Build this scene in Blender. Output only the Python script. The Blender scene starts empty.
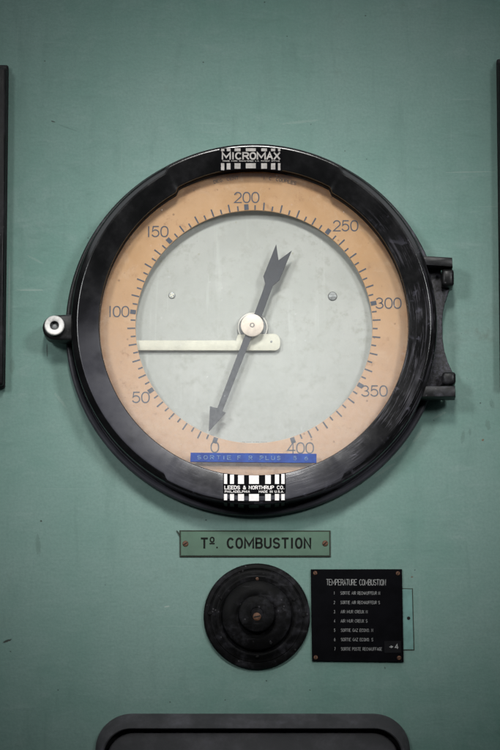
import bpy, bmesh, math, random
from mathutils import Vector, Matrix
random.seed(7)
PI = math.pi
sc = bpy.context.scene
COL = sc.collection

# ------------------------------------------------------------------ camera
PITCH = math.radians(10.0)
DIST = 4.0
FWD = Vector((0, math.cos(PITCH), math.sin(PITCH)))
UP = Vector((0, -math.sin(PITCH), math.cos(PITCH)))
CAMPOS = -DIST * FWD
cd = bpy.data.cameras.new('camera')
cam = bpy.data.objects.new('camera', cd)
COL.objects.link(cam)
cam.location = CAMPOS
cam.rotation_euler = (PI / 2 + PITCH, 0, 0)
cd.sensor_fit = 'VERTICAL'
cd.sensor_height = 24.0
cd.lens = 24.0 / 0.75 * DIST
cd.clip_end = 100
cd.clip_start = 0.05
sc.camera = cam


def P(px, py, d=0.0):
    """measured place (mm on the photo grid) -> x, z on the plane d metres in front of the wall"""
    ray = FWD * DIST + Vector(((px - 250) / 1000, 0, 0)) + UP * ((375 - py) / 1000)
    t = (-d - CAMPOS.y) / ray.y
    q = CAMPOS + ray * t
    return q.x, q.z


def srgb(r, g, b):
    def f(c):
        c /= 255
        return c / 12.92 if c <= 0.04045 else ((c + 0.055) / 1.055) ** 2.4
    return (f(r), f(g), f(b), 1)


# ------------------------------------------------------------------ node helpers
class NT:
    def __init__(self, name):
        self.m = bpy.data.materials.new(name)
        self.m.use_nodes = True
        self.t = self.m.node_tree
        self.b = self.t.nodes['Principled BSDF']
        self.out = self.t.nodes['Material Output']
        self._co = None

    def n(self, typ, **kw):
        nd = self.t.nodes.new(typ)
        for k, v in kw.items():
            setattr(nd, k, v)
        return nd

    def l(self, a, b):
        self.t.links.new(a, b)

    def put(self, sock, v):
        if isinstance(v, bpy.types.NodeSocket):
            self.l(v, sock)
        else:
            sock.default_value = v

    def co(self):
        if self._co is None:
            self._co = self.n('ShaderNodeTexCoord').outputs['Object']
        return self._co

    def mapped(self, scale=(1, 1, 1), loc=(0, 0, 0), rot=(0, 0, 0), vec=None):
        m = self.n('ShaderNodeMapping')
        m.inputs['Scale'].default_value = scale
        m.inputs['Location'].default_value = loc
        m.inputs['Rotation'].default_value = rot
        self.l(vec or self.co(), m.inputs['Vector'])
        return m.outputs[0]

    def noise(self, scale, detail=4, rough=0.55, vec=None, dist=0.0):
        nd = self.n('ShaderNodeTexNoise')
        nd.inputs['Scale'].default_value = scale
        nd.inputs['Detail'].default_value = detail
        nd.inputs['Roughness'].default_value = rough
        nd.inputs['Distortion'].default_value = dist
        self.l(vec or self.co(), nd.inputs['Vector'])
        return nd.outputs['Fac']

    def voro(self, scale, vec=None, rand=1.0):
        nd = self.n('ShaderNodeTexVoronoi')
        nd.inputs['Scale'].default_value = scale
        nd.inputs['Randomness'].default_value = rand
        self.l(vec or self.co(), nd.inputs['Vector'])
        return nd.outputs['Distance']

    def rng(self, v, a, b, c=0.0, d=1.0, smooth=True):
        nd = self.n('ShaderNodeMapRange')
        nd.interpolation_type = 'SMOOTHSTEP' if smooth else 'LINEAR'
        self.put(nd.inputs['Value'], v)
        nd.inputs['From Min'].default_value = a
        nd.inputs['From Max'].default_value = b
        nd.inputs['To Min'].default_value = c
        nd.inputs['To Max'].default_value = d
        return nd.outputs['Result']

    def math(self, op, a, b=0.0, c=None):
        nd = self.n('ShaderNodeMath', operation=op)
        self.put(nd.inputs[0], a)
        self.put(nd.inputs[1], b)
        if c is not None:
            self.put(nd.inputs[2], c)
        return nd.outputs[0]

    def mix(self, fac, a, b):
        nd = self.n('ShaderNodeMix', data_type='RGBA')
        self.put(nd.inputs[0], fac)
        self.put(nd.inputs[6], a)
        self.put(nd.inputs[7], b)
        return nd.outputs[2]

    def sep(self, vec=None):
        nd = self.n('ShaderNodeSeparateXYZ')
        self.l(vec or self.co(), nd.inputs[0])
        return nd.outputs

    def comb(self, x, y, z):
        nd = self.n('ShaderNodeCombineXYZ')
        for i, v in enumerate((x, y, z)):
            self.put(nd.inputs[i], v)
        return nd.outputs[0]

    def bump(self, h, strength=0.3, dist=0.001, prev=None):
        nd = self.n('ShaderNodeBump')
        nd.inputs['Strength'].default_value = strength
        nd.inputs['Distance'].default_value = dist
        self.l(h, nd.inputs['Height'])
        if prev is not None:
            self.l(prev, nd.inputs['Normal'])
        return nd.outputs[0]

    def set(self, color=None, rough=None, metal=None, normal=None, spec=None):
        b = self.b
        if color is not None:
            self.put(b.inputs['Base Color'], color)
        if rough is not None:
            self.put(b.inputs['Roughness'], rough)
        if metal is not None:
            self.put(b.inputs['Metallic'], metal)
        if normal is not None:
            self.l(normal, b.inputs['Normal'])
        if spec is not None:
            self.put(b.inputs['Specular IOR Level'], spec)
        return self.m


# ------------------------------------------------------------------ materials
def lin(r, g, b):
    return (r, g, b, 1)


def mat_wall():
    k = NT('green_enamel')
    x, y, z = k.sep()
    big = k.noise(3.6, 5, 0.62)
    mid = k.noise(17, 6, 0.66, dist=0.9)
    streak = k.noise(1, 5, 0.62, vec=k.mapped((55, 60, 9), rot=(0, 0.06, 0)), dist=0.4)
    cross = k.noise(1, 5, 0.62, vec=k.mapped((22, 60, 75), rot=(0, 0.62, 0)), dist=0.7)
    cross2 = k.noise(1, 5, 0.62, vec=k.mapped((26, 60, 80), rot=(0, -0.8, 0)), dist=0.7)
    fine = k.noise(380, 3, 0.6)
    c = k.mix(k.rng(big, 0.3, 0.7), lin(0.089, 0.182, 0.150), lin(0.136, 0.216, 0.190))
    c = k.mix(k.rng(mid, 0.36, 0.74, 0, 0.6), c, lin(0.159, 0.236, 0.212))
    c = k.mix(k.rng(streak, 0.5, 0.8, 0, 0.5), c, lin(0.083, 0.150, 0.128))
    c = k.mix(k.math('MULTIPLY', k.rng(cross, 0.52, 0.74), k.rng(mid, 0.4, 0.65, 0.1, 0.5)), c, lin(0.178, 0.252, 0.229))
    c = k.mix(k.math('MULTIPLY', k.rng(cross2, 0.54, 0.76), k.rng(big, 0.6, 0.4, 0.05, 0.45)), c, lin(0.074, 0.142, 0.119))
    c = k.mix(k.rng(fine, 0.35, 0.68, 0.0, 0.22), c, lin(0.074, 0.13, 0.113))
    # hairline scratches in two directions
    for sc_, rot, lo in (((9, 40, 420), 0.5, 0.70), ((420, 40, 8), 0.16, 0.71), ((12, 40, 500), -0.42, 0.72)):
        s = k.noise(1, 2, 0.4, vec=k.mapped(sc_, rot=(0, rot, 0)))
        c = k.mix(k.rng(s, lo, lo + 0.06, 0, 0.28), c, lin(0.19, 0.26, 0.235))
    # brown stains, small dark chips
    st = k.math('MULTIPLY', k.rng(k.noise(7, 4, 0.6), 0.55, 0.75), k.rng(k.noise(60, 4, 0.65), 0.48, 0.75))
    c = k.mix(k.math('MULTIPLY', st, 0.55), c, lin(0.085, 0.105, 0.082))
    v = k.voro(26)
    chip = k.math('MULTIPLY', k.rng(v, 0.035, 0.015), k.rng(k.noise(11, 2), 0.5, 0.58))
    v2 = k.voro(75)
    chip2 = k.math('MULTIPLY', k.rng(v2, 0.07, 0.03), k.rng(k.noise(23, 2), 0.55, 0.62))
    ch = k.math('MAXIMUM', chip, chip2)
    c = k.mix(k.math('MULTIPLY', ch, 0.75), c, lin(0.03, 0.034, 0.03))

    # single marks that sit on this panel: (centre, half size, tilt, colour, strength)
    def mark(px, py, hx, hz, ang, colr, amt, wob=0.4):
        nonlocal c
        X, Z = P(px, py)
        dx = k.math('SUBTRACT', x, X)
        dz = k.math('SUBTRACT', z, Z)
        ca, sa = math.cos(ang), math.sin(ang)
        u = k.math('ADD', k.math('MULTIPLY', dx, ca), k.math('MULTIPLY', dz, sa))
        w = k.math('SUBTRACT', k.math('MULTIPLY', dz, ca), k.math('MULTIPLY', dx, sa))
        u = k.math('DIVIDE', u, hx / 1000)
        w = k.math('DIVIDE', w, hz / 1000)
        r = k.math('ADD', k.math('MULTIPLY', u, u), k.math('MULTIPLY', w, w))
        n_ = k.noise(480, 4, 0.7)
        r = k.math('ADD', r, k.math('MULTIPLY', k.math('SUBTRACT', n_, 0.5), wob * 4))
        m_ = k.math('MULTIPLY', k.rng(r, 1.0, 0.4), amt)
        c = k.mix(m_, c, colr)
    dark = lin(0.022, 0.026, 0.022)
    pale = lin(0.24, 0.29, 0.26)
    mark(47, 350, 0.9, 9, 0.03, dark, 0.6, 0.3)
    mark(7, 641, 5.5, 1.3, 0.35, dark, 0.95, 0.5)
    mark(53, 121.5, 2.4, 0.8, -0.3, dark, 0.85)
    mark(68, 128, 14, 0.5, -0.35, lin(0.075, 0.13, 0.11), 0.6)
    mark(167, 606.5, 3.4, 0.9, 0.18, pale, 0.8)
    mark(41, 521, 1.2, 1.1, 0, dark, 0.85)
    mark(70, 334, 40, 0.7, 0.25, lin(0.06, 0.1, 0.085), 0.35)
    mark(30, 290, 16, 1.2, 0.0, pale, 0.4)
    mark(470, 172, 30, 0.7, 0.02, pale, 0.35)
    mark(9, 300, 1.0, 50, 0.0, pale, 0.35)
    mark(483, 440, 1.6, 1.2, 0.5, lin(0.12, 0.06, 0.03), 0.8)
    mark(412, 577, 1.4, 0.9, 0.2, lin(0.09, 0.05, 0.03), 0.8)
    for px, py, hx, hz, an in ((400, 452, 13, 2.2, 0.75), (418, 436, 10, 1.6, 0.9), (385, 470, 15, 1.8, 0.6), (440, 415, 9, 1.5, 0.5), (60, 400, 12, 1.6, -0.9), (36, 260, 10, 1.4, -0.5), (300, 122, 22, 1.6, 0.1)):
        mark(px, py, hx, hz, an, pale, 0.22, 0.9)
    for px, py, hx, hz, an in ((488, 425, 3, 6, 0.2), (463, 437, 2.2, 7, -0.2), (492, 404, 2.5, 6, 0.3), (470, 432, 1.6, 4, 0.1), (38, 545, 3, 12, 0.1), (12, 366, 3, 9, 0.0)):
        mark(px, py, hx, hz, an, lin(0.075, 0.125, 0.105), 0.5, 0.7)
    for px, py in ((345, 151), (88, 238), (365, 226), (415, 570), (206, 520), (58, 690), (310, 690), (170, 702), (225, 700), (385, 668)):
        mark(px, py, random.uniform(.6, 1.5), random.uniform(.5, 1.0), random.uniform(0, 3), dark, 0.75, 0.5)
    mark(420, 620, 2.0, 40, 0.0, lin(0.15, 0.225, 0.2), 0.4)
    h = k.math('ADD', k.math('MULTIPLY', mid, 0.5), k.math('ADD', k.math('MULTIPLY', k.math('ADD', cross, cross2), 0.30), k.math('MULTIPLY', k.noise(230, 3), 0.30)))
    h = k.math('SUBTRACT', h, k.math('MULTIPLY', ch, 0.5))
    nrm = k.bump(h, 0.55, 0.0012)
    return k.set(c, k.rng(mid, 0.3, 0.7, 0.5, 0.68), 0, nrm, 0.25)


def polar(k):
    """coordinates along / across the ring of the gauge, from the mesh's own coordinates"""
    x, y, z = k.sep()
    r = k.math('SQRT', k.math('ADD', k.math('MULTIPLY', x, x), k.math('MULTIPLY', z, z)))
    a = k.math('ARCTAN2', x, z)
    return k.comb(k.math('MULTIPLY', a, 0.17), r, y), a, r


def mat_black(name, dust=0.35, scratch=0.5, base=0.010, ring=False, rough=(0.28, 0.5), chips=0.5, spec=0.12, bmp=0.12, filmk=0.52, rim=False):
    k = NT(name)
    if ring:
        vec, a, r = polar(k)
    else:
        vec = k.co()
    n1 = k.noise(28, 5, 0.65, vec=vec)
    n2 = k.noise(160, 4, 0.6, vec=vec)
    c = k.mix(k.rng(n1, 0.35, 0.7), lin(base, base, base * 1.05), lin(base * 1.7, base * 1.65, base * 1.75))
    d = k.math('MULTIPLY', k.rng(n1, 0.42, 0.75), k.rng(n2, 0.35, 0.7))
    c = k.mix(k.math('MULTIPLY', d, dust), c, lin(0.085, 0.083, 0.098))
    nrmh = n2
    if ring:
        sc1 = k.noise(1, 3, 0.6, vec=k.mapped((14, 420, 30), vec=vec))
        sc2 = k.noise(1, 3, 0.6, vec=k.mapped((60, 900, 30), vec=vec))
        # wear is heaviest on the right-hand and lower arc, where the door is handled
        wear = k.rng(k.math('COSINE', k.math('SUBTRACT', a, 2.25)), -0.15, 0.75)
        wear = k.math('MULTIPLY', wear, k.rng(k.noise(22, 3, 0.6, vec=vec), 0.36, 0.6))
        s = k.math('MAXIMUM', k.rng(sc1, 0.50, 0.66), k.rng(sc2, 0.54, 0.7))
        c = k.mix(k.math('MULTIPLY', k.math('MULTIPLY', s, wear), scratch), c, lin(0.105, 0.100, 0.118))
        bl = k.math('MULTIPLY', k.rng(k.noise(70, 4, 0.62, vec=vec, dist=0.8), 0.58, 0.66), wear)
        c = k.mix(k.math('MULTIPLY', bl, scratch * 0.9), c, lin(0.12, 0.115, 0.145))
        v = k.voro(85, vec=vec)
        pit = k.math('MULTIPLY', k.rng(v, 0.12, 0.07), k.rng(k.noise(30, 2, vec=vec), 0.52, 0.58))
        c = k.mix(k.math('MULTIPLY', pit, chips), c, lin(0.004, 0.004, 0.004))
        low_arc = k.rng(k.math('COSINE', k.math('SUBTRACT', a, PI + 0.5)), 0.1, 0.9)
        ge = k.n('ShaderNodeNewGeometry')
        if rim:
            low_arc = k.rng(k.math('COSINE', k.math('SUBTRACT', a, PI)), -0.1, 0.45)  # grey film mask, stronger along the lower half of the rim
        else:
            flat = k.rng(k.sep(ge.outputs['True Normal'])[1], -0.93, -0.985)
            low_arc = k.math('MULTIPLY', low_arc, flat)
        film = k.math('MULTIPLY', low_arc, k.rng(k.noise(16, 5, 0.6, vec=vec), 0.3, 0.6, 0.35, 1.0))
        c = k.mix(k.math('MULTIPLY', film, filmk), c, lin(0.070, 0.069, 0.084))
        nrmh = k.math('ADD', n2, k.math('ADD', k.math('MULTIPLY', s, k.math('MULTIPLY', wear, 0.6)), k.math('MULTIPLY', pit, -0.8)))
    else:
        s = k.noise(1, 3, 0.6, vec=k.mapped((30, 60, 260), rot=(0, 0.7, 0)))
        c = k.mix(k.rng(s, 0.62, 0.72, 0, scratch * 0.5), c, lin(0.09, 0.088, 0.095))
        v = k.voro(190)
        pit = k.math('MULTIPLY', k.rng(v, 0.2, 0.1), k.rng(k.noise(60, 2), 0.52, 0.6))
        c = k.mix(k.math('MULTIPLY', pit, chips), c, lin(0.12, 0.115, 0.12))
        nrmh = k.math('ADD', n2, k.math('MULTIPLY', pit, 0.5))
    ro = k.rng(n1, 0.3, 0.7, rough[0], rough[1])
    if ring:
        ro = k.math('ADD', ro, k.math('MULTIPLY', k.math('MAXIMUM', film, k.math('MULTIPLY', s, wear)), 0.07))
    return k.set(c, ro, 0, k.bump(nrmh, bmp, 0.0006), spec)


def mat_plain(name, col, rough=0.5, metal=0.0, var=0.25, scale=120, bump=0.1, spec=0.25):
    k = NT(name)
    n1 = k.noise(scale, 4, 0.6)
    n2 = k.noise(scale * 0.25, 4, 0.6)
    dk = tuple(v * (1 - var) for v in col[:3]) + (1,)
    lt = tuple(min(1, v * (1 + var * 0.6)) for v in col[:3]) + (1,)
    c = k.mix(k.rng(n1, 0.3, 0.7), dk, lt)
    c = k.mix(k.rng(n2, 0.55, 0.8, 0, 0.45), c, tuple(v * (1 - 1.6 * var) for v in col[:3]) + (1,))
    return k.set(c, k.rng(n1, 0.3, 0.7, rough * 0.85, min(1, rough * 1.15)), metal, k.bump(n1, bump, 0.0004), spec)


def mat_ring():
    k = NT('yellowed_scale_card')
    vec, a, r = polar(k)
    n1 = k.noise(22, 5, 0.6)
    n2 = k.noise(140, 5, 0.65)
    n3 = k.noise(60, 5, 0.7)
    c = k.mix(k.rng(n1, 0.35, 0.7), lin(0.378, 0.217, 0.098), lin(0.433, 0.267, 0.142))
    # yellowed card; reflection haze is painted in as paler colour below
    low = k.rng(k.math('ADD', k.math('COSINE', a), k.math('MULTIPLY', k.math('SUBTRACT', n1, 0.5), 0.8)), 0.6, -0.9)
    c = k.mix(k.math('MULTIPLY', low, 0.75), c, lin(0.468, 0.308, 0.211))
    c = k.mix(k.rng(n2, 0.5, 0.75, 0, 0.2), c, lin(0.296, 0.168, 0.082))
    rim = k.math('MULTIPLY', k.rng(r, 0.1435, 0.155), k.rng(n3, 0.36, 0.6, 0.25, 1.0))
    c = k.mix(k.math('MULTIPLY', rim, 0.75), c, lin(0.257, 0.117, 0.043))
    st = k.math('MULTIPLY', k.rng(n3, 0.55, 0.7), k.rng(n2, 0.4, 0.65))
    c = k.mix(k.math('MULTIPLY', st, 0.75), c, lin(0.257, 0.136, 0.066))
    c = k.mix(k.rng(k.noise(9, 6, 0.7, dist=0.6), 0.52, 0.7, 0, 0.5), c, lin(0.335, 0.222, 0.136))
    c = k.mix(k.rng(k.noise(34, 6, 0.7, dist=0.8), 0.52, 0.7, 0, 0.45), c, lin(0.476, 0.335, 0.222))
    v = k.voro(95)
    sp = k.math('MULTIPLY', k.rng(v, 0.15, 0.06), k.rng(k.noise(40, 2), 0.46, 0.52))
    c = k.mix(k.math('MULTIPLY', sp, 0.6), c, lin(0.125, 0.070, 0.039))
    return k.set(c, 0.6, 0, k.bump(n2, 0.08, 0.0004), 0.25)


def mat_disc():
    k = NT('aged_white_dial')
    n1 = k.noise(14, 5, 0.62)
    n2 = k.noise(120, 5, 0.65)
    c = k.mix(k.rng(n1, 0.3, 0.7), lin(0.315, 0.323, 0.302), lin(0.363, 0.368, 0.348))
    c = k.mix(k.math('MULTIPLY', k.rng(n2, 0.46, 0.72), k.rng(n1, 0.35, 0.65, 0.25, 0.75)), c, lin(0.259, 0.264, 0.233))
    s = k.noise(1, 3, 0.6, vec=k.mapped((160, 30, 12), rot=(0, 0.1, 0)))
    c = k.mix(k.rng(s, 0.58, 0.75, 0, 0.35), c, lin(0.444, 0.455, 0.437))
    v = k.voro(60)
    sp = k.math('MULTIPLY', k.rng(v, 0.10, 0.04), k.rng(k.noise(30, 2), 0.5, 0.56))
    c = k.mix(k.math('MULTIPLY', sp, 0.5), c, lin(0.252, 0.244, 0.178))
    return k.set(c, 0.6, 0, k.bump(n2, 0.06, 0.0004), 0.25)


def mat_glass():
    k = NT('dusty_hazed_glass')
    vec, a, r = polar(k)
    x, y, z = k.sep()
    n1 = k.noise(9, 5, 0.6)
    n2 = k.noise(300, 5, 0.75)
    v = k.voro(130)
    # dust film; painted reflection haze thickens it on the lower half
    low = k.rng(k.math('ADD', z, k.math('MULTIPLY', k.math('SUBTRACT', n1, 0.5), 0.12)), 0.08, -0.14)
    film = k.math('ADD', 0.022, k.math('MULTIPLY', low, 0.115))
    film = k.math('MULTIPLY', film, k.rng(n2, 0.3, 0.7, 0.75, 1.25))
    spot = k.math('MULTIPLY', k.rng(v, 0.10, 0.05), k.rng(k.noise(45, 2), 0.5, 0.57))
    film = k.math('ADD', film, k.math('MULTIPLY', spot, 0.2))
    tr = k.n('ShaderNodeBsdfTransparent')
    tr.inputs[0].default_value = (0.965, 0.972, 0.966, 1)
    df = k.n('ShaderNodeBsdfDiffuse')
    df.inputs[0].default_value = (0.72, 0.73, 0.74, 1)
    gl = k.n('ShaderNodeBsdfGlossy')
    gl.inputs['Roughness'].default_value = 0.03
    fr = k.n('ShaderNodeFresnel')
    fr.inputs['IOR'].default_value = 1.45
    m1 = k.n('ShaderNodeMixShader')
    k.l(film, m1.inputs[0]); k.l(tr.outputs[0], m1.inputs[1]); k.l(df.outputs[0], m1.inputs[2])
    m2 = k.n('ShaderNodeMixShader')
    k.l(fr.outputs[0], m2.inputs[0]); k.l(m1.outputs[0], m2.inputs[1]); k.l(gl.outputs[0], m2.inputs[2])
    k.l(m2.outputs[0], k.out.inputs['Surface'])
    return k.m


def mat_tape():
    k = NT('blue_embossing_tape')
    n1 = k.noise(90, 4, 0.6)
    c = k.mix(k.rng(n1, 0.35, 0.7), lin(0.006, 0.028, 0.165), lin(0.012, 0.054, 0.25))
    return k.set(c, 0.4, 0, k.bump(n1, 0.2, 0.0006), 0.4)


M = {}
M['wall'] = mat_wall()
M['bezel'] = mat_black('worn_black_bezel', 0.04, 0.32, 0.003, ring=True, rough=(0.12, 0.19), chips=0.9, spec=0.36, bmp=0.06)
M['case'] = mat_black('black_case_enamel', 0.4, 0.5, 0.008, ring=True, rough=(0.3, 0.42), spec=0.2, filmk=0.75, rim=True)
M['hinge'] = mat_black('black_hinge_casting', 0.75, 0.4, 0.007, chips=0.5, spec=0.14)
def mat_hinge_plate():
    k = NT('speckled_hinge_plate')
    n1 = k.noise(330, 4, 0.7)
    n2 = k.noise(60, 4, 0.65)
    c = k.mix(k.rng(n1, 0.42, 0.62), lin(0.007, 0.007, 0.008), lin(0.038, 0.036, 0.047))
    c = k.mix(k.rng(n2, 0.45, 0.7, 0, 0.7), c, lin(0.010, 0.009, 0.009))
    return k.set(c, 0.5, 0, k.bump(n1, 0.4, 0.0006), 0.25)


M['hingeplate'] = mat_hinge_plate()
M['black'] = mat_black('black_cabinet_enamel', 0.2, 0.25, 0.006, chips=0.2)
M['knob'] = mat_black('black_bakelite', 0.35, 0.2, 0.0024, rough=(0.4, 0.52), chips=0.3, spec=0.04)
M['ring'] = mat_ring()
M['disc'] = mat_disc()
M['glass'] = mat_glass()
M['ink'] = mat_plain('slate_ink', (0.048, 0.057, 0.080), 0.6, 0, 0.2, 200)
M['fine_ink'] = mat_plain('faded_ink', (0.085, 0.070, 0.062), 0.6, 0, 0.2, 200)
M['needle'] = mat_plain('dark_grey_needle', (0.034, 0.036, 0.043), 0.5, 0.0, 0.2, 180)
M['bar'] = mat_plain('cream_bar', (0.50, 0.485, 0.405), 0.45, 0, 0.12, 60)
M['brass'] = mat_plain('pale_hub_metal', (0.46, 0.40, 0.345), 0.4, 0.25, 0.12, 120)
M['hubring'] = mat_plain('worn_hub_collar', (0.36, 0.35, 0.32), 0.45, 0.2, 0.15, 120)
M['darksteel'] = mat_plain('dark_steel', (0.15, 0.155, 0.155), 0.45, 0.4, 0.3, 300)
M['screwsteel'] = mat_plain('grey_screw_steel', (0.24, 0.25, 0.25), 0.45, 0.5, 0.3, 300)
M['nickel'] = mat_plain('scuffed_nickel', (0.50, 0.485, 0.465), 0.45, 0.3, 0.22, 260, 0.3)
M['copper'] = mat_plain('rusty_screw', (0.095, 0.045, 0.025), 0.55, 0.3, 0.4, 500, 0.3)
M['silver'] = mat_plain('silvered_print', (0.29, 0.27, 0.255), 0.45, 0.2, 0.2, 200)
M['white'] = mat_plain('white_print', (0.62, 0.585, 0.57), 0.5, 0, 0.1, 200)
M['shadedprint'] = mat_plain('shaded_print', (0.030, 0.034, 0.032), 0.6, 0, 0.3, 200)  # darker copy of the white print, shade put into its colour
M['engrave'] = mat_plain('engraved_white', (0.27, 0.27, 0.265), 0.6, 0, 0.25, 500)
M['blackplate'] = mat_plain('black_laminate', (0.0022, 0.0022, 0.0030), 0.5, 0, 0.3, 60, 0.1, 0.02)
M['sticker'] = mat_plain('dark_tape', (0.0035, 0.0035, 0.0045), 0.5, 0, 0.2, 90, 0.1, 0.06)
M['greenplate'] = mat_plain('dull_green_plate', (0.062, 0.116, 0.080), 0.5, 0, 0.12, 50)
M['plateedge'] = mat_plain('dark_plate_edge', (0.020, 0.024, 0.016), 0.7, 0, 0.4, 300)  # dark rim of both plates; painted shadow gap on the teal tag
M['blackink'] = mat_plain('black_paint_fill', (0.005, 0.006, 0.005), 0.6, 0, 0.2, 200, 0.1, 0.08)
M['tealplate'] = mat_plain('teal_tag', (0.112, 0.222, 0.200), 0.5, 0, 0.2, 60)
M['hole'] = mat_plain('dark_hole', (0.003, 0.003, 0.003), 0.8, 0, 0.1, 60)
M['tape'] = mat_tape()
M['tapetext'] = mat_plain('stretched_white_emboss', (0.125, 0.185, 0.31), 0.6, 0, 0.45, 700)
M['greydoor'] = mat_black('dusty_warm_grey_door', 0.35, 0.2, 0.040, rough=(0.55, 0.7), chips=0.0, spec=0.1)
M['greyframe'] = mat_black('dusty_dark_grey_frame', 0.5, 0.2, 0.032, rough=(0.55, 0.7), chips=0.0, spec=0.1)


# ------------------------------------------------------------------ object helpers
def link(o, parent=None):
    COL.objects.link(o)
    if parent is not None:
        o.parent = parent
    return o


def world_loc(o):
    v = Vector(o.location)
    while o.parent is not None:
        o = o.parent
        v += o.location
    return v


def thing(name, label, cat, loc, group=None):
    o = bpy.data.objects.new(name, None)
    o.empty_display_size = 0.02
    o.location = loc
    o['label'] = label
    o['category'] = cat
    if group:
        o['group'] = group
    return link(o)


def obj(name, bm, mats, parent=None, loc=None, sharp=35, label=None, keep_normals=False):
    """bm is in world coordinates; the mesh gets its origin on parent or loc"""
    org = world_loc(parent) if parent is not None else Vector(loc or (0, 0, 0))
    bmesh.ops.translate(bm, verts=bm.verts, vec=-org)
    if not keep_normals:
        bmesh.ops.recalc_face_normals(bm, faces=bm.faces)
    me = bpy.data.meshes.new(name)
    bm.to_mesh(me)
    bm.free()
    for m in (mats if isinstance(mats, (list, tuple)) else [mats]):
        me.materials.append(m)
    for p in me.polygons:
        p.use_smooth = True
    me.set_sharp_from_angle(angle=math.radians(sharp))
    o = bpy.data.objects.new(name, me)
    if parent is None:
        o.location = org
    if label:
        o['label'] = label
    return link(o, parent)


def nb():
    return bmesh.new()


def lathe(bm, cx, cz, prof, n=128, mat=0, close=False):
    """profile of (r, d): d is the distance in front of the wall"""
    rows = []
    for r, d in prof:
        if r < 1e-7:
            rows.append([bm.verts.new((cx, -d, cz))])
        else:
            rows.append([bm.verts.new((cx + r * math.sin(2 * PI * i / n), -d, cz + r * math.cos(2 * PI * i / n))) for i in range(n)])
    pairs = list(zip(rows[:-1], rows[1:]))
    if close:
        pairs.append((rows[-1], rows[0]))
    for A, B in pairs:
        for i in range(n):
            j = (i + 1) % n
            if len(A) == 1 and len(B) == 1:
                continue
            if len(A) == 1:
                f = bm.faces.new((A[0], B[j], B[i]))
            elif len(B) == 1:
                f = bm.faces.new((A[i], A[j], B[0]))
            else:
                f = bm.faces.new((A[i], A[j], B[j], B[i]))
            f.material_index = mat


def prism(bm, pts, d0, d1, bevel=0.0, seg=2, mat=0):
    """outline of (x, z) points extruded from d0 to d1 in front of the wall, with rounded front edges"""
    tmp = bmesh.new()
    a = [tmp.verts.new((x, -d0, z)) for x, z in pts]
    b = [tmp.verts.new((x, -d1, z)) for x, z in pts]
    n = len(pts)
    tmp.faces.new(a)
    front = tmp.faces.new(b)
    for i in range(n):
        j = (i + 1) % n
        tmp.faces.new((a[i], a[j], b[j], b[i]))
    bmesh.ops.recalc_face_normals(tmp, faces=tmp.faces)
    if bevel > 0:
        ed = list(front.edges)
        bmesh.ops.bevel(tmp, geom=ed, offset=bevel, segments=seg, affect='EDGES', profile=0.5, clamp_overlap=True)
    for f in tmp.faces:
        f.material_index = mat
    me = bpy.data.meshes.new('tmp')
    tmp.to_mesh(me)
    tmp.free()
    bm.from_mesh(me)
    bpy.data.meshes.remove(me)


def box(bm, x0, x1, z0, z1, d0, d1, bevel=0.0, seg=2, mat=0):
    """box with every edge rounded"""
    tmp = bmesh.new()
    bmesh.ops.create_cube(tmp, size=1)
    for v in tmp.verts:
        v.co = Vector((x0 + (v.co.x + .5) * (x1 - x0), -(d0 + (v.co.y + .5) * (d1 - d0)), z0 + (v.co.z + .5) * (z1 - z0)))
    tmp.normal_update()
    bmesh.ops.recalc_face_normals(tmp, faces=tmp.faces)
    tmp.normal_update()
    if bevel > 0:
        bmesh.ops.bevel(tmp, geom=list(tmp.edges), offset=bevel, segments=seg, affect='EDGES', profile=0.5, clamp_overlap=True)
    bmesh.ops.recalc_face_normals(tmp, faces=tmp.faces)
    for f in tmp.faces:
        f.material_index = mat
    me = bpy.data.meshes.new('tmp')
    tmp.to_mesh(me)
    tmp.free()
    bm.from_mesh(me)
    bpy.data.meshes.remove(me)


def pbox(bm, px0, py0, px1, py1, d0, d1, bevel=0.0, seg=2, mat=0):
    x0, z1 = P(px0, py0, d1)
    x1, z0 = P(px1, py1, d1)
    box(bm, x0, x1, z0, z1, d0, d1, bevel, seg, mat)


def disc_screw(name, parent, px, py, r, d, m, slot=0.6, slotmat=None, h=0.0012, label=None, cross=False):
    """flat-headed screw with a slot cut down its head"""
    x, z = P(px, py, d + h)
    r /= 1000
    bm = nb()
    lathe(bm, x, z, [(r * 1.02, d - 0.001), (r * 1.0, d + h * 0.45), (r * 0.86, d + h * 0.85), (r * 0.45, d + h), (0, d + h * 1.03)], 28)
    for k_ in range(2 if cross else 1):
        w, L = r * 0.16, r * 0.8
        ang = slot + k_ * PI / 2
        ca, sa = math.cos(ang), math.sin(ang)
        pts = [(x + u * ca - v * sa, z + u * sa + v * ca) for u, v in ((-L, -w), (L, -w), (L, w), (-L, w))]
        prism(bm, pts, d + h * 0.5, d + h * (1.07 + 0.03 * k_), mat=1)
    return obj(name, bm, [m, slotmat or M['hole']], parent, label=label)


# ------------------------------------------------------------------ stroke lettering
def arc(cx, cy, rx, ry, a0, a1, n=14):
    return [(cx + rx * math.cos(math.radians(a0 + (a1 - a0) * i / n)), cy + ry * math.sin(math.radians(a0 + (a1 - a0) * i / n))) for i in range(n + 1)]


def oval(cx=.5, cy=.5, rx=.5, ry=.5, e=2.3, n=28):
    o = []
    for i in range(n):
        a = 2 * PI * i / n
        c, s = math.cos(a), math.sin(a)
        o.append((cx + rx * math.copysign(abs(c) ** (2 / e), c), cy + ry * math.copysign(abs(s) ** (2 / e), s)))
    return o + ['closed']


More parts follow.
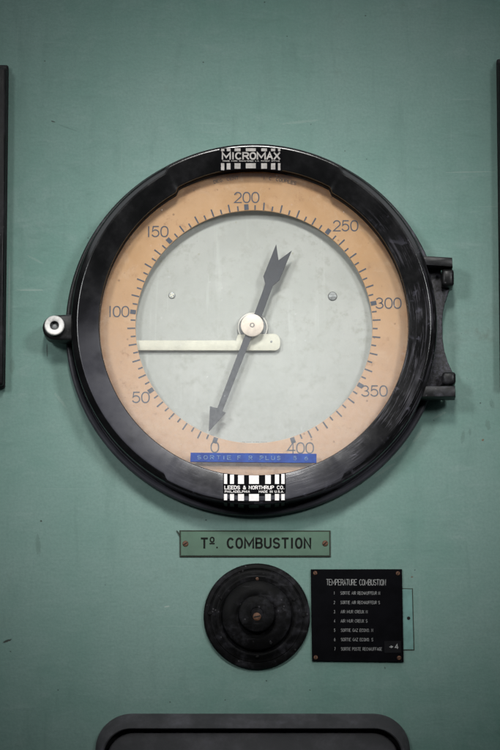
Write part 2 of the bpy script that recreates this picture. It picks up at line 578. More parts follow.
G = {
    '0': [oval()], 'O': [oval()], '1': [[(.5, 0), (.5, 1)]],
    '2': [arc(.5, .70, .46, .30, 165, -30) + [(0.02, 0), (1, 0)]],
    '3': [arc(.46, .75, .42, .25, 150, -90, 12) + arc(.46, .26, .5, .26, 90, -155, 14)[1:]],
    '4': [[(.74, 0), (.74, 1), (0, .27), (1, .27)]],
    '5': [[(.9, 1), (.16, 1), (.08, .53)] + arc(.46, .33, .5, .33, 128, -150, 14)],
    '6': [oval(.5, .32, .48, .32), [(.02, .34), (.08, .55), (.3, .82), (.68, 1)]],
    '7': [[(0, 1), (1, 1), (.35, 0)]],
    '8': [oval(.5, .76, .4, .24), oval(.5, .26, .5, .26)],
    'A': [[(0, 0), (.5, 1), (1, 0)], [(.2, .34), (.8, .34)]],
    'B': [[(0, 0), (0, 1), (.55, 1)] + arc(.6, .76, .32, .24, 90, -90, 8) + [(0, .52)], [(.6, .52)] + arc(.62, .26, .38, .26, 90, -90, 8) + [(0, 0)]],
    'C': [arc(.52, .5, .52, .5, 48, 312, 18)],
    'D': [[(0, 0), (0, 1), (.45, 1)] + arc(.45, .5, .55, .5, 90, -90, 14) + [(0, 0)]],
    'E': [[(1, 1), (0, 1), (0, 0), (1, 0)], [(0, .52), (.8, .52)]],
    'F': [[(1, 1), (0, 1), (0, 0)], [(0, .52), (.8, .52)]],
    'G': [arc(.52, .5, .52, .5, 48, 345, 18) + [(1, .45), (.6, .45)]],
    'H': [[(0, 0), (0, 1)], [(1, 0), (1, 1)], [(0, .52), (1, .52)]],
    'I': [[(.5, 0), (.5, 1)]],
    'K': [[(0, 0), (0, 1)], [(1, 1), (0, .4)], [(.35, .6), (1, 0)]],
    'L': [[(0, 1), (0, 0), (1, 0)]],
    'M': [[(0, 0), (0, 1), (.5, .25), (1, 1), (1, 0)]],
    'N': [[(0, 0), (0, 1), (1, 0), (1, 1)]],
    'P': [[(0, 0), (0, 1), (.55, 1)] + arc(.6, .74, .4, .26, 90, -90, 10) + [(0, .48)]],
    'R': [[(0, 0), (0, 1), (.55, 1)] + arc(.6, .74, .4, .26, 90, -90, 10) + [(0, .48)], [(.5, .48), (1, 0)]],
    'S': [arc(.5, .75, .46, .25, 25, 270, 14) + arc(.5, .25, .48, .25, 90, -155, 14)[1:]],
    'T': [[(0, 1), (1, 1)], [(.5, 0), (.5, 1)]],
    'U': [[(0, 1), (0, .3)] + arc(.5, .3, .5, .3, 180, 360, 12) + [(1, 1)]],
    'X': [[(0, 0), (1, 1)], [(0, 1), (1, 0)]],
    'Z': [[(0, 1), (1, 1), (0, 0), (1, 0)]],
    '&': [[(1, 0), (.22, .68)] + arc(.45, .82, .25, .18, 200, -60, 10) + [(.1, .35)] + arc(.42, .25, .42, .25, 160, 330, 8) + [(1, .5)]],
    '.': [[(.42, 0.03), (.58, 0.03)]],
    '-': [[(0, .5), (1, .5)]],
    '>': [[(0, .5), (1, .5)], [(.45, .78), (1, .5), (.45, .22)]],
    'º': [oval(.5, .70, .42, .28), [(0, .22), (1, .22)]],
}
NARROW = {'I': 0.35, '1': 0.45, '.': 0.3, ' ': 0.75}


def ribbon(pts, w):
    closed = pts[-1] == 'closed'
    if closed:
        pts = pts[:-1]
    n = len(pts)
    L, R = [], []
    for i in range(n):
        p = Vector(pts[i])
        a = Vector(pts[i - 1]) if (i > 0 or closed) else None
        b = Vector(pts[(i + 1) % n]) if (i < n - 1 or closed) else None
        d1 = (p - a).normalized() if a is not None and (p - a).length > 1e-9 else None
        d2 = (b - p).normalized() if b is not None and (b - p).length > 1e-9 else None
        if d1 is None: d1 = d2
        if d2 is None: d2 = d1
        t = d1 + d2
        if t.length < 1e-6: t = d1
        t.normalize()
        nn = Vector((-t.y, t.x))
        cosh = max(0.45, nn.dot(Vector((-d1.y, d1.x))))
        off = w / 2 / cosh
        ext = Vector((0, 0))
        if a is None: ext = -d2 * w * 0.35
        if b is None: ext = d1 * w * 0.35
        L.append(p + nn * off + ext); R.append(p - nn * off + ext)
    return L, R, closed


def write(bm, s, place, h, w, gap, stroke, d, align='c', thick=0.0, fit=None, slant=0, mat=0):
    """s in capitals of height h, width w; place(u, v) -> x, z; flat painted strokes d in front of the wall"""
    adv = []
    for ch in s:
        cw = w * NARROW.get(ch, 1.0)
        if ch == 'M': cw = w * 1.45
        adv.append((ch, cw))
    total = sum(a for _, a in adv) + gap * (len(s) - 1)
    k = 1.0
    if fit:
        k = fit / total
        total = fit
    u0 = {'c': -total / 2, 'l': 0, 'r': -total}[align]
    layer = 0
    for ch, cw in adv:
        for st in G.get(ch, []):
            cl = st[-1] == 'closed'
            core = st[:-1] if cl else st
            ck = cw * k
            pts = [(u0 + x * ck, y * h - h / 2) for x, y in core]
            L, R, cl = ribbon(pts + ['closed'] if cl else pts, stroke)
            dd = d + layer * 1.2e-5
            layer = (layer + 1) % 6
            vl = [bm.verts.new((q[0], -dd, q[1])) for q in (place(*p) for p in L)]
            vr = [bm.verts.new((q[0], -dd, q[1])) for q in (place(*p) for p in R)]
            m = len(vl)
            for i in range(m if cl else m - 1):
                j = (i + 1) % m
                try:
                    f = bm.faces.new((vl[i], vr[i], vr[j], vl[j]))
                    f.material_index = mat
                except ValueError:
                    pass
        u0 += (cw + gap) * k
    if thick:
        pass


def flat_at(px, py, d, rot=0.0):
    x, z = P(px, py, d)
    c, s = math.cos(rot), math.sin(rot)
    return lambda u, v: (x + (u * c - v * s) / 1000, z + (u * s + v * c) / 1000 * 1.012)


# ------------------------------------------------------------------ the wall
bm = nb()
box(bm, -1.5, 1.5, -1.5, 1.5, -0.03, 0.0, 0.0)
bmesh.ops.subdivide_edges(bm, edges=bm.edges, cuts=3, use_grid_fill=True)
w = obj('wall', bm, M['wall'])
w['kind'] = 'structure'
w['label'] = 'green painted sheet metal control panel with scratches and stains'

# ------------------------------------------------------------------ the gauge
AX, AZ = P(254, 329, 0.008)
gauge = thing('temperature_gauge', 'large round dial thermometer with black bezel and yellowed scale ring on green panel', 'gauge', (AX, 0, AZ))
mm = 0.001
D_FLANGE, D_DISC, D_RING, D_GLASS, D_LIP, D_FACE = .008, .0115, .0235, .0325, .0415, .0440

# back case with its rounded rim
bm = nb()
lathe(bm, AX, AZ, [(.1878, -.001), (.1886, .004), (.1887, .0085), (.1882, .0108), (.1873, .0120), (.1862, .0122), (.1848, .0118), (.1836, .0110), (.1826, .0098), (.1822, .0078), (.1800, .0070), (.150, .0070)], 220)
obj('case', bm, M['case'], gauge, sharp=50)


# bezel: flat face leaning to the dial, raised pads top and bottom
def pad(a):
    """1 inside the wider pads at the top and the bottom, 0 on the sides"""
    t = abs((a + PI) % (2 * PI) - PI)
    h = math.radians(29.5)
    s = math.radians(2.6)
    top = min(1, max(0, (h - t) / s + .5))
    bot = min(1, max(0, (h - (PI - t)) / s + .5))
    f = lambda q: q * q * (3 - 2 * q)
    return f(top), f(bot)


bm = nb()
N = 720
rings = []
for i in range(N):
    a = 2 * PI * i / N
    tp, bt = pad(a)
    p = max(tp, bt)
    ri = .1535 + .0040 * tp
    rf = .1752 + .0042 * p
    rs = .1817
    prof = [(ri, .0200), (ri, D_LIP - .0022), (ri + .0003, D_LIP - .0008), (ri + .0010, D_LIP), (ri + .0022, D_LIP + .0002)]
    prof += [(rf - .0015, D_FACE), (rf, D_FACE)]
    # straight chamfer with eased ends, then the side wall
    ch = (rs - rf) * .62
    prof += [(rf + .0005, D_FACE - .00016), (rf + (rs - rf) * .25, D_FACE - ch * .22), (rf + (rs - rf) * .5, D_FACE - ch * .48), (rf + (rs - rf) * .75, D_FACE - ch * .76),
             (rs - .0008, D_FACE - ch * .93), (rs - .0003, D_FACE - ch * 1.08), (rs, D_FACE - ch * 1.35), (rs, .030)]
    prof += [(rs + .0001, .0150), (rs - .0004, .0122), (rs - .002, .0115), (.170, .0115)]
    rings.append([bm.verts.new((AX + r * math.sin(a), -d, AZ + r * math.cos(a))) for r, d in prof])
for i in range(N):
    A, B = rings[i], rings[(i + 1) % N]
    for q in range(len(A) - 1):
        bm.faces.new((A[q], B[q], B[q + 1], A[q + 1])).material_index = 1 if q == 0 else 0
bezel = obj('bezel', bm, [M['bezel'], M['blackplate']], gauge, sharp=32)


def face_d(r):
    return D_LIP + .0002 + (D_FACE - D_LIP - .0002) * min(1, max(0, (r - .1557) / (.1808 - .1557)))


def on_face(px, py, lift=.0005):
    """point of the bezel's face under a measured place"""
    d = D_FACE
    for _ in range(4):
        x, z = P(px, py, d)
        d = face_d(math.hypot(x - AX, z - AZ)) + lift
    return x, z, d


# scale ring
RI = .1180
bm = nb()
lathe(bm, AX, AZ, [(RI, D_RING - .0022), (RI, D_RING - .0003), (RI + .0003, D_RING), (.135, D_RING), (.1585, D_RING), (.1585, D_RING - .0022)], 256)
ring = obj('scale_ring', bm, M['ring'], gauge, label='orange yellowed ring printed with the scale from 0 to 400')
# drum wall between the ring and the dial behind it
bm = nb()
lathe(bm, AX, AZ, [(.1200, D_RING - .0023), (.1220, D_DISC - .001)], 160)
obj('dial_well', bm, M['bar'], gauge)

ANG = [198.5, 237.6, 276.8, 315.7, 356.4, 397.6, 439.0, 479.6, 521.5]
tick_bm = nb()
for k in range(81):
    s, f = divmod(k, 10)
    a = ANG[s] if s == 8 else ANG[s] + (ANG[s + 1] - ANG[s]) * f / 10
    a = math.radians(a)
    if f == 0:
        w_, r0, r1 = 2.2, 118.6, 124.4
    elif f % 2 == 0:
        w_, r0, r1 = 0.72, 118.4, 126.3
    else:
        w_, r0, r1 = 0.72, 118.4, 123.2
    dx, dz = math.sin(a), math.cos(a)
    q = []
    for u, v in ((-w_, r0), (w_, r0), (w_, r1), (-w_, r1)):
        q.append(tick_bm.verts.new((AX + (dx * v + dz * u) * mm, -(D_RING + .00025), AZ + (dz * v - dx * u) * mm)))
    tick_bm.faces.new(q)
obj('tick_marks', tick_bm, M['ink'], ring)

for s, px, py, wd in (('0', 214.8, 447.2, 7.4), ('50', 140.8, 397.4, 7.4), ('100', 118.6, 311.6, 6.8), ('150', 157.5, 231.6, 7.1), ('200', 246.6, 197.5, 7.0),
                      ('250', 345.6, 225.8, 7.0), ('300', 388.6, 303.2, 7.1), ('350', 374.5, 391.0, 7.2), ('400', 300.5, 448.0, 7.4)):
    bm = nb()
    write(bm, s, flat_at(px, py, D_RING), 10.2, wd, 1.75, 1.15, D_RING + .0003)
    obj('numeral', bm, M['ink'], ring, label='figure %s printed on the scale' % s)



def on_arc(r, a_mid):
    return lambda u, v: (AX + (r + v) * mm * math.sin(a_mid + u / r), AZ + (r + v) * mm * math.cos(a_mid + u / r))


def ring_angle(px, py):
    x, z = P(px, py, D_RING)
    return math.atan2(x - AX, z - AZ), math.hypot(x - AX, z - AZ) / mm


a, r = ring_angle(226, 179.5)
fine = nb()
write(fine, 'DEG. CENT', on_arc(r, a), 3.0, 1.9, .75, .50, D_RING + .0003, fit=25)
obj('printing', fine, M['fine_ink'], ring)
a, r = ring_angle(280, 180)
fine = nb()
write(fine, 'I. C. COUPLES', on_arc(r, a), 3.0, 1.9, .75, .50, D_RING + .0003, fit=33)
obj('printing', fine, M['fine_ink'], ring)
fine = nb()
write(fine, '-- --- - -- ----', flat_at(254.5, 442.0, D_RING), 1.1, 1.0, .55, .36, D_RING + .0003, fit=25)
obj('printing', fine, M['fine_ink'], ring)

# inner dial, its screws
bm = nb()
lathe(bm, AX, AZ, [(.1235, D_DISC - .002), (.1235, D_DISC), (.06, D_DISC), (0, D_DISC)], 160)
disc = obj('dial_plate', bm, M['disc'], gauge)
disc_screw('screw', disc, 171.8, 295.2, 3.4, D_DISC, M['screwsteel'], 0.5, M['bar'], .0015, cross=True)
disc_screw('screw', disc, 332.6, 296.0, 4.6, D_DISC, M['darksteel'], 0.05, M['screwsteel'], .0015)

# index arm: narrow bar with a wider rounded end behind the hub
bm = nb()
dA = D_DISC + .0062
out = [(118, 340.3), (236, 340.3), (238, 334.4), (274, 333.6)]
out += [(274.2 + 6 * math.cos(t), 341.4 - 7.6 * math.sin(t)) for t in [PI / 2 * (1 - q / 6) for q in range(0, 7)]]
out += [(280.2, 344.0)] + [(275 + 5.2 * math.cos(t), 345 + 5.4 * math.sin(t)) for t in [PI / 2 * q / 5 for q in range(0, 6)]]
out += [(118, 350.2)]
prism(bm, [P(x, y, dA) for x, y in out], D_DISC + .0045, dA, .0004, 2)
arm = obj('index_arm', bm, M['bar'], gauge)
bm = nb()
x, z = P(271.4, 341.6, dA)
lathe(bm, x, z, [(.0012, dA - .0004), (.0011, dA + .0003), (0, dA + .0005)], 16)
obj('rivet', bm, M['darksteel'], arm)

# hub collar
bm = nb()
hx, hz = P(252.7, 327.4, D_DISC + .006)
lathe(bm, hx, hz, [(.0156, D_DISC), (.0156, D_DISC + .0052), (.0152, D_DISC + .006), (.0136, D_DISC + .0062), (.0132, D_DISC + .0056), (.0098, D_DISC + .0056), (.0098, D_DISC + .008)], 72)
for f in bm.faces:
    if max(math.hypot(v.co.x - hx, v.co.z - hz) for v in f.verts) < .0137 or min(math.hypot(v.co.x - hx, v.co.z - hz) for v in f.verts) > .0150:
        f.material_index = 1
obj('hub_collar', bm, [M['hubring'], M['darksteel']], gauge)

# pointer
D_ND = .0268
bm = nb()
npts = [(208.8, 431.5), (209.9, 406.0), (213.4, 407.3), (217.4, 407.8), (243.2, 339.6), (254.4, 313.6), (265.4, 283.7), (263.3, 276.4), (276.2, 244.1), (278.6, 260.2),
        (291.8, 250.5), (279.2, 280.4), (272.7, 285.9), (261.9, 315.6), (250.0, 341.0), (223.0, 409.6), (222.4, 411.3), (226.0, 412.5)]
prism(bm, [P(x, y, D_ND) for x, y in npts], D_ND - .0011, D_ND, .0002, 1)
pointer = obj('pointer', bm, M['needle'], gauge)
bm = nb()
hx, hz = P(252.2, 325.2, D_ND + .0030)
lathe(bm, hx, hz, [(.0095, D_DISC + .008), (.0095, D_ND - .0014), (.0113, D_ND - .0013), (.0115, D_ND + .0022), (.0111, D_ND + .0028), (.0100, D_ND + .0030), (.0026, D_ND + .0030), (.0022, D_ND + .0026),
                   (.0018, D_ND + .0026), (.0014, D_ND + .0031), (0, D_ND + .0032)], 64)
for f in bm.faces:
    rr = max(math.hypot(v.co.x - hx, v.co.z - hz) for v in f.verts)
    if .0017 < rr < .0024 or (rr > .0112 and abs(f.calc_center_median().y) < D_ND + .001):
        f.material_index = 1
obj('hub_cap', bm, [M['brass'], M['darksteel']], pointer)

# glass window, held in the bezel
bm = nb()
lathe(bm, AX, AZ, [(.1585, D_GLASS), (.08, D_GLASS), (0, D_GLASS)], 128)
glass = obj('glass', bm, M['glass'], gauge)

# embossed tape stuck on the glass
D_TP = D_GLASS + .0006
bm = nb()
tp = [(190.6, 452.6), (316.6, 453.7), (316.4, 463.0), (190.2, 461.8)]
prism(bm, [P(x, y, D_TP) for x, y in tp], D_GLASS + .0001, D_TP, .00015, 1)
tape = obj('label_tape', bm, M['tape'], gauge, label='blue embossed tape reading SORTIE F R PLUS 5 6')
bm = nb()
rot = -math.atan2(1.1, 126)
for s, px, fit in (('SORTIE', 214.2, 33), ('F', 239.2, 2.7), ('R', 250.5, 2.9), ('PLUS', 270.2, 20.0), ('5', 295.0, 2.9), ('6', 306.3, 2.9)):
    yy = 457.2 + (px - 190) / 126 * 1.1 + .1
    write(bm, s, flat_at(px, yy, D_TP, rot), 3.5, 2.9, 2.6, .75, D_TP + .0003, fit=fit)
obj('embossed_letters', bm, M['tapetext'], tape)

# maker's plates printed on the bezel pads
plate = nb()


def face_quad(bm, px0, py0, px1, py1, lift, mat=0, n=1, py0b=None, py1b=None):
    """small rectangle lying on the bezel's face"""
    py0b = py0 if py0b is None else py0b
    py1b = py1 if py1b is None else py1b
    m = 4
    V = []
    for i in range(n + 1):
        f = i / n
        x_ = px0 + (px1 - px0) * f
        col = []
        for j in range(m + 1):
            t, b_ = py0 + (py0b - py0) * f, py1 + (py1b - py1) * f
            xx, zz, dd = on_face(x_, t + (b_ - t) * j / m, lift)
            col.append(bm.verts.new((xx, -dd, zz)))
        V.append(col)
    for i in range(n):
        for j in range(m):
            fce = bm.faces.new((V[i][j], V[i][j + 1], V[i + 1][j + 1], V[i + 1][j]))
            fce.material_index = mat


def write_face(bm, s, px, py, h, w_, gap, stroke, lift, fit=None, align='c'):
    x, z, d = on_face(px, py, lift)
    i0 = len(bm.verts)
    write(bm, s, lambda u, v: (x + u / 1000, z + v / 1000 * 1.012), h, w_, gap, stroke, 0, fit=fit, align=align)
    bm.verts.ensure_lookup_table()
    for v in list(bm.verts)[i0:]:
        lay = -v.co.y
        v.co.y = -(face_d(math.hypot(v.co.x - AX, v.co.z - AZ)) + lift + lay)


BARS1 = [(221, 224.3), (226.7, 230.5), (234.5, 240.5), (245.8, 255.8), (261.2, 267), (271, 275.3), (278, 280.4)]
bm = nb()
face_quad(bm, 219, 149.0, 250.7, 147.6, .0002, 0, 10, 147.6, 147.6) if False else None
up_pts = 16
V = []
for i in range(up_pts + 1):
    x_ = 219.4 + (282 - 219.4) * i / up_pts
    sag = ((x_ - 252) / 31) ** 2
    V.append((x_, 147.4 + 1.0 * sag, 169.2 + 2.3 * sag))
for i in range(up_pts):
    face_quad(bm, V[i][0], V[i][1], V[i + 1][0], V[i][2], .00022, 0, 1, V[i + 1][1], V[i + 1][2])
nameplate = obj('nameplate', bm, M['blackplate'], gauge, label='black upper plate with silver bars reading MICROMAX')
bm = nb()
for x0, x1 in BARS1:
    sag = (((x0 + x1) / 2 - 251) / 29) ** 2
    face_quad(bm, x0, 148.2 + .5 * sag, x1, 151.2, .0005)
    face_quad(bm, x0, 163.2, x1, 168.3 + 1.9 * sag, .0005)
write_face(bm, 'MICROMAX', 251, 155.9, 6.1, 5.2, 1.9, 1.55, .0005, fit=57)
write_face(bm, 'TRADE MARK REGISTERED U.S. PATENT OFFICE', 251, 161.0, 1.0, .9, .5, .3, .0005, fit=57)
obj('lettering', bm, M['silver'], nameplate)

BARS2 = [(224, 227.2), (230, 234), (238, 244), (249, 258.9), (265.2, 270.8), (274.9, 279.1), (281.3, 284.7)]
bm = nb()
V = []
for i in range(up_pts + 1):
    x_ = 223 + (285.8 - 223) * i / up_pts
    sag = ((x_ - 254) / 31) ** 2
    V.append((x_, 475.2 - 2.2 * sag, 501.6 - 1.0 * sag))
for i in range(up_pts):
    face_quad(bm, V[i][0], V[i][1], V[i + 1][0], V[i][2], .00022, 0, 1, V[i + 1][1], V[i + 1][2])
maker = obj('nameplate', bm, M['blackplate'], gauge, label='black lower plate with white bars reading LEEDS & NORTHRUP CO.')
bm = nb()
RSK = .1820
for x0, x1 in BARS2:
    sag = (((x0 + x1) / 2 - 254) / 30) ** 2
    face_quad(bm, x0, 475.4 - 1.7 * sag, x1, 483.9, .0005)
    face_quad(bm, x0, 494.0, x1, 500.9 - .8 * sag, .0005)
    # the bars run on round the edge and down the side of the pad, shade painted in
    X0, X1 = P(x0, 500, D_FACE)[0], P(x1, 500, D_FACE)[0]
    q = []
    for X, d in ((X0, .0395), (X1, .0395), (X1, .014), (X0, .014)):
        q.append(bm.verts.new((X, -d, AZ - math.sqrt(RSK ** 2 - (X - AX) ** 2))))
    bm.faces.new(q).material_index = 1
write_face(bm, 'LEEDS & NORTHRUP CO.', 254.5, 487.5, 3.1, 2.5, .95, .72, .0005, fit=58.6)
write_face(bm, 'PHILADELPHIA', 237.3, 491.6, 1.9, 1.5, .65, .42, .0005, fit=24.3)
write_face(bm, 'MADE IN U.S.A.', 271.4, 491.6, 1.9, 1.5, .65, .42, .0005, fit=24.6)
obj('lettering', bm, [M['white'], M['shadedprint']], maker)

# latch on the left: black lug and a pale round-headed socket screw
bm = nb()
x0, z0 = P(55.2, 328.0, .030)
xr = P(80, 322, .030)[0]
pts = [(x0 + .0125 * math.cos(t), z0 + .0125 * math.sin(t)) for t in [PI / 2 + PI * q / 24 for q in range(25)]]
pts += [(xr, z0 - .0135), (xr, z0 + .0138)]
prism(bm, pts, .012, .034, .0025, 3)
latch = obj('latch_lug', bm, M['hinge'], gauge)
bm = nb()
x, z = P(54.3, 325.3, .040)
lathe(bm, x, z, [(.0085, .030), (.0100, .0335), (.0102, .0380), (.0098, .0396), (.0090, .0402), (.0052, .0402), (.0045, .0398), (.0042, .0385), (.0042, .034), (.0026, .0345), (0, .0352)], 48)
for f in bm.faces:
    if max(math.hypot(v.co.x - x, v.co.z - z) for v in f.verts) < .0046:
        f.material_index = 1
    if min(math.hypot(v.co.x - x, v.co.z - z) for v in f.verts) > .0094 and abs(f.calc_center_median().y) < .039:
        f.material_index = 1
obj('latch_screw', bm, [M['nickel'], M['darksteel']], latch)

# hinge on the right: concave plate, two knuckles, two door arms
bm = nb()
edge = [(441.0, 262.0), (441.5, 283.0), (451.0, 284.0), (448.8, 292), (445.4, 302), (443.2, 312), (442.2, 324), (442.6, 338), (444.6, 351), (448.0, 362), (452.6, 372), (453.0, 383), (441.0, 385), (440.0, 390)]
pts = [P(x, y, .018) for x, y in edge] + [P(418, 390, .018), P(418, 262, .018)]
prism(bm, pts, -.001, .018, .0012, 2)
hinge = obj('hinge', bm, M['hingeplate'], gauge)
for px0, py0, px1, py1 in ((441.8, 268.6, 454.2, 285.6), (442.4, 371.5, 456.0, 384.0)):
    bm = nb()
    pbox(bm, px0, py0, px1, py1, .004, .034, .003, 3)
    obj('knuckle', bm, M['hinge'], hinge)
for px0, py0, px1, py1, slope in ((414, 255.4, 452.3, 266.2, 2.0), (414, 386.0, 455.2, 396.6, -.3)):
    bm = nb()
    d1 = .038
    pts = [P(px0, py0 - .4, d1), P(px1 - 6, py0 + slope * .8, d1), P(px1, py0 + slope, d1), P(px1 + .6, py1 + slope * .3, d1), P(px0, py1 - slope, d1)]
    prism(bm, pts, .016, d1, .0015, 2)
    obj('hinge_arm', bm, M['hinge'], hinge)
# pins joining each arm to its knuckle
xh = P(447, 275, .026)[0]
for ya, yb in ((262, 278), (376, 391)):
    bm = nb()
    za, zb_ = P(447, ya, .024)[1], P(447, yb, .024)[1]
    n = 20
    A = [bm.verts.new((xh + .003 * math.cos(2 * PI * i / n), -.024 + .003 * math.sin(2 * PI * i / n), za)) for i in range(n)]
    B = [bm.verts.new((xh + .003 * math.cos(2 * PI * i / n), -.024 + .003 * math.sin(2 * PI * i / n), zb_)) for i in range(n)]
    for i in range(n):
        j = (i + 1) % n
        bm.faces.new((A[i], A[j], B[j], B[i]))
    obj('hinge_pin', bm, M['darksteel'], hinge)

# ------------------------------------------------------------------ plate T°. COMBUSTION
x, z = P(255, 543.5, 0)
tplate = thing('name_sign', 'long green engraved plate reading Tº. COMBUSTION below the dial', 'sign', (x, 0, z))
bm = nb()
prism(bm, [P(179.4, 530.2, .0022), P(330.6, 530.4, .0022), P(330.8, 556.8, .0022), P(179.6, 556.8, .0022)], -.0005, .0016, .0002, 1, mat=1)
prism(bm, [P(180.7, 531.5, .0022), P(329.3, 531.7, .0022), P(329.5, 555.6, .0022), P(180.9, 555.6, .0022)], .0008, .0022, .0003, 1, mat=0)
prism(bm, [P(176.3, 530.4, .002), P(177.4, 530.6, .002), P(180.4, 535.4, .002), P(180.2, 537.2, .002)], .0003, .0019, 0, 1, mat=1)
obj('plate', bm, [M['greenplate'], M['plateedge']], tplate)
bm = nb()
dl = .0025
write(bm, 'T', flat_at(204.3, 543.1, dl), 9.2, 5.6, 1, 1.9, dl)
write(bm, 'º', flat_at(212.1, 541.3, dl), 8.0, 4.2, 1, 1.35, dl)
write(bm, '.', flat_at(217.0, 543.1, dl), 9.2, 8, 1, 1.5, dl)
write(bm, 'COMBUSTION', flat_at(269, 543.1, dl), 9.2, 5.5, 2.9, 1.9, dl, fit=82)
obj('lettering', bm, M['blackink'], tplate)
disc_screw('screw', tplate, 185.4, 543.6, 2.9, .0022, M['copper'], 0.55, h=.0011)
disc_screw('screw', tplate, 325.2, 543.3, 2.9, .0022, M['copper'], 0.75, h=.0011)

# ------------------------------------------------------------------ round black cap / knob
KX, KZ = P(256.8, 616.2, .004)
knob = thing('selector_knob', 'round stepped black bakelite knob with a brass centre screw', 'knob', (KX, 0, KZ))
bm = nb()
lathe(bm, KX, KZ, [(.0525, -.001), (.0527, .003), (.0522, .0048), (.0508, .0056), (.0475, .0058), (.0470, .0052), (.0462, .0052), (.0456, .0060), (.0425, .0064), (.0405, .0080), (.0385, .0084), (.0375, .0080), (.030, .0080)], 128)
flange = obj('flange', bm, M['knob'], knob)
bm = nb()
lathe(bm, KX, KZ, [(.0352, .0075), (.0350, .0125), (.0340, .0146), (.0318, .0156), (.0262, .0168), (.0212, .0176), (.0196, .0172), (.017, .0168)], 128)
obj('collar', bm, M['knob'], knob)
bm = nb()
lathe(bm, KX, KZ, [(.0186, .016), (.0182, .0245), (.0176, .0262), (.0160, .0270), (.0066, .0268), (.0058, .0262), (0, .0262)], 96)
grip = obj('grip', bm, M['knob'], knob)
bx_, by_ = 257.5, 618.2
disc_screw('centre_screw', knob, bx_ - .6, by_ - 5.8 + 4.2, 4.0, .0262, M['copper'], 0.2, h=.0012)
for px, py, r, m in ((209.8, 613.3, 2.3, 'knob'), (303.6, 615.2, 2.3, 'knob'), (257.2, 578.8, 1.7, 'copper'), (257.4, 656.3, 1.9, 'knob'), (221.3, 598.5, 1.6, 'knob'), (293.7, 599.4, 2.0, 'knob'), (271, 643, 1.7, 'knob')):
    rr = math.hypot(px - 256.8, py - 616.2)
    disc_screw('screw', flange, px, py, r, .0056 if rr > 45 else (.0062 if rr > 41 else .0080 if rr > 36 else .0154), M[m], 0.6 + px, h=.0010)

# ------------------------------------------------------------------ black list plate
x, z = P(357, 615, 0)
lst = thing('list_sign', 'square black plate headed TEMPERATURE COMBUSTION with a numbered list', 'sign', (x, 0, z))
dP = .0030
bm = nb()
prism(bm, [P(310.7, 569.3, dP), P(402.1, 569.1, dP), P(403.8, 661.8, dP), P(312.0, 660.8, dP)], .0012, dP, .0003, 1)
obj('plate', bm, M['blackplate'], lst)
bm = nb()
dl = dP + .0002
tilt = -0.004
write(bm, 'TEMPERATURE COMBUSTION', flat_at(356.1, 582.3, dl, tilt), 5.6, 2.2, .65, .44, dl, fit=58.6)
rows = [('1', 'SORTIE AIR RECHAUFFEUR N', 593.0, 39), ('2', 'SORTIE AIR RECHAUFFEUR S', 602.4, 38.8), ('3', 'AIR MUR CREUX N', 611.7, 26.4), ('4', 'AIR MUR CREUX S', 620.9, 26.2),
        ('5', 'SORTIE GAZ ECONO. N', 630.2, 31.6), ('6', 'SORTIE GAZ ECONO. S', 639.5, 31.6), ('7', 'SORTIE POSTE RECHAUFFAGE', 648.9, 40.2)]
for i, (nn, s, py, L) in enumerate(rows):
    write(bm, nn, flat_at(334.3 + .1 * i, py, dl), 2.9, 1.0, .4, .26, dl)
    write(bm, s, flat_at(340.6 + .1 * i, py, dl, tilt), 2.9, 1.3, .4, .25, dl, align='l', fit=L)
obj('lettering', bm, M['engrave'], lst)
for px, py in ((315.2, 573.0), (398.0, 573.3), (315.8, 657.4), (399.2, 657.8)):
    disc_screw('screw', lst, px, py, 2.1, dP, M['copper'], random.uniform(0, 3), h=.0009)
bm = nb()
prism(bm, [P(384.2, 641.2, dP), P(401.0, 641.0, dP), P(401.4, 653.0, dP), P(384.6, 653.0, dP)], dP + .0001, dP + .0005, .0001, 1)
stk = obj('sticker', bm, M['sticker'], lst, label='small dark sticker with an arrow and the figure 4')
bm = nb()
write(bm, '>', flat_at(391.2, 646.9, dP, .06), 3.4, 3.0, .5, .7, dP + .0008)
write(bm, '4', flat_at(396.6, 646.5, dP, .06), 4.2, 2.9, .5, .75, dP + .0008)
obj('lettering', bm, M['engrave'], stk)

# teal tag partly under the list plate
x, z = P(404, 619, 0)
bm = nb()
prism(bm, [P(392, 588.0, .001), P(412.9, 588.3, .001), P(414.6, 650.3, .001), P(392, 650.3, .001)], -.0005, .0004, 0, 1, mat=1)  # dark outline painted in for the shadow gap
prism(bm, [P(393, 588.9, .001), P(412.1, 589.2, .001), P(413.7, 649.5, .001), P(393, 649.5, .001)], .0002, .0008, .0002, 1, mat=0)
hx, hz = P(408.7, 618.2, .001)
lathe(bm, hx, hz, [(.0017, .0007), (.0017, .00095), (0, .00095)], 20, mat=2)
t = obj('tag', bm, [M['tealplate'], M['plateedge'], M['hole']], None, (x, 0, z))
t['label'] = 'narrow teal metal tag with one hole, half hidden behind the black plate'
t['category'] = 'tag'

# ------------------------------------------------------------------ lower instrument frame
def rrect(px0, py0, px1, py1, r, d, n=14):
    x0, z1 = P(px0, py0, d)
    x1, z0 = P(px1, py1, d)
    r /= 1000
    o = []
    for cx, cz, a0 in ((x1 - r, z1 - r, 0), (x0 + r, z1 - r, 90), (x0 + r, z0 + r, 180), (x1 - r, z0 + r, 270)):
        for i in range(n + 1):
            t = math.radians(a0 + 90 * i / n)
            o.append((cx + r * math.cos(t), cz + r * math.sin(t)))
    return o


def loft(bm, loops):
    prev = None
    for pts, d in loops:
        cur = [bm.verts.new((x, -d, z)) for x, z in pts]
        if prev:
            n = len(cur)
            for i in range(n):
                j = (i + 1) % n
                bm.faces.new((prev[i], prev[j], cur[j], cur[i]))
        prev = cur
    return prev


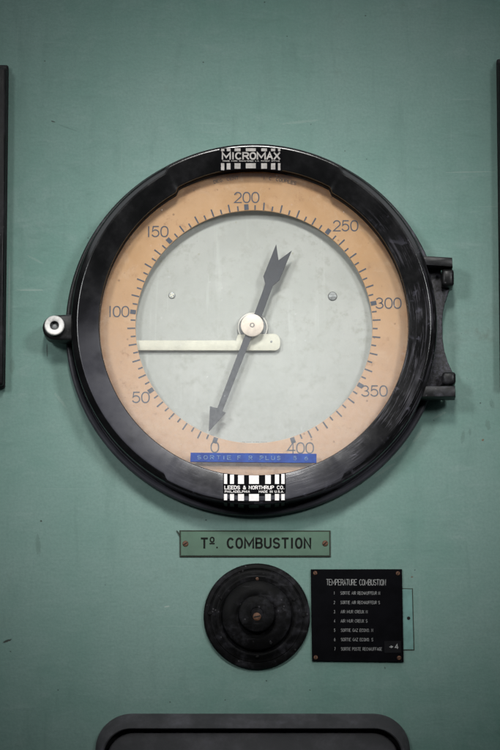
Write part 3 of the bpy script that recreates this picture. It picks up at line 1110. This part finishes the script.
x, z = P(254, 900, 0)
low = thing('instrument_case', 'dusty dark grey round-cornered instrument case at the bottom edge', 'instrument', (x, 0, z))
bm = nb()
loft(bm, [(rrect(95.5, 713.6, 412.8, 1130, 36, .0), -.001), (rrect(95.5, 713.6, 412.8, 1130, 36, .004), .004), (rrect(96.5, 714.6, 411.8, 1129, 35, .008), .0075),
          (rrect(100, 726.6, 408, 1124, 31, .018), .0175), (rrect(101.5, 728.2, 406.5, 1122, 29, .018), .018), (rrect(103, 728.9, 405, 1121, 28, .018), .0172), (rrect(104, 729.4, 404, 1120, 27, .006), .004)])
obj('frame', bm, M['greyframe'], low, sharp=50)
bm = nb()
last = loft(bm, [(rrect(106, 732.5, 402, 1118, 27, .004), .003), (rrect(107.5, 733.2, 400.5, 1117, 26, .0125), .012), (rrect(109.0, 734.6, 399, 1116, 25, .0135), .0135)])
bm.faces.new(last)
obj('door', bm, M['greydoor'], low, sharp=50)
bm = nb()
last = loft(bm, [(rrect(102, 728, 406, 1122, 29, .0), .001)])
bm.faces.new(last)
obj('gasket', bm, M['hole'], low)

# ------------------------------------------------------------------ neighbouring black cases left and right
for px0, px1, py0, py1, lab, s in ((-205, 4.8, 64.5, 387.5, 'black instrument case edge at the left of the dial', 1), (496.8, 705, 58.5, 388.0, 'black instrument case edge at the right of the dial', -1)):
    x, z = P((px0 + px1) / 2, (py0 + py1) / 2, 0)
    n_ = thing('instrument_case', lab, 'instrument', (x, 0, z))
    bm = nb()
    pbox(bm, px0, py0, px1, py1, -.001, .009, .0022, 3)
    obj('case', bm, M['black'], n_)
    bm = nb()
    pbox(bm, px0 + 1.6, py0 + 2.2, px1 - 1.6, py1 - 2.2, .008, .018, .003, 3)
    obj('door', bm, M['black'], n_)

# ------------------------------------------------------------------ light
wd = bpy.data.worlds.new('World')
sc.world = wd
wd.use_nodes = True
bg = wd.node_tree.nodes['Background']
bg.inputs[0].default_value = (0.80, 0.90, 1.0, 1)
bg.inputs[1].default_value = 0.035


def lamp(kind, name, loc, target, energy, color, **kw):
    L = bpy.data.lights.new(name, kind)
    L.energy = energy
    L.color = color
    for k_, v in kw.items():
        setattr(L, k_, v)
    o = bpy.data.objects.new(name, L)
    o.location = loc
    o.rotation_euler = (Vector(target) - Vector(loc)).to_track_quat('-Z', 'Y').to_euler()
    return link(o)


lamp('SPOT', 'hall_lamp', (0.0, -1.9, 1.10), (0.0, 0, 0.022), 205, (1.0, 0.99, 0.96), spot_size=math.radians(17.5), spot_blend=1.0, shadow_soft_size=0.20)
for sx in (-1, 1):  # unseen fill spots, added to lift the shadow under the gauge
    lamp('SPOT', 'side_fill', (sx * 1.05, -2.0, 0.55), (0.0, 0, 0.012), 168, (0.97, 0.99, 1.0), spot_size=math.radians(17.5), spot_blend=1.0, shadow_soft_size=0.26)
lamp('AREA', 'skylight', (0.0, -1.1, 2.3), (0, -0.3, 0.0), 58, (0.92, 0.97, 1.0), shape='RECTANGLE', size=7.0, size_y=1.5)

sc.view_settings.view_transform = 'Standard'
sc.view_settings.look = 'None'
sc.view_settings.exposure = 0
sc.view_settings.gamma = 1
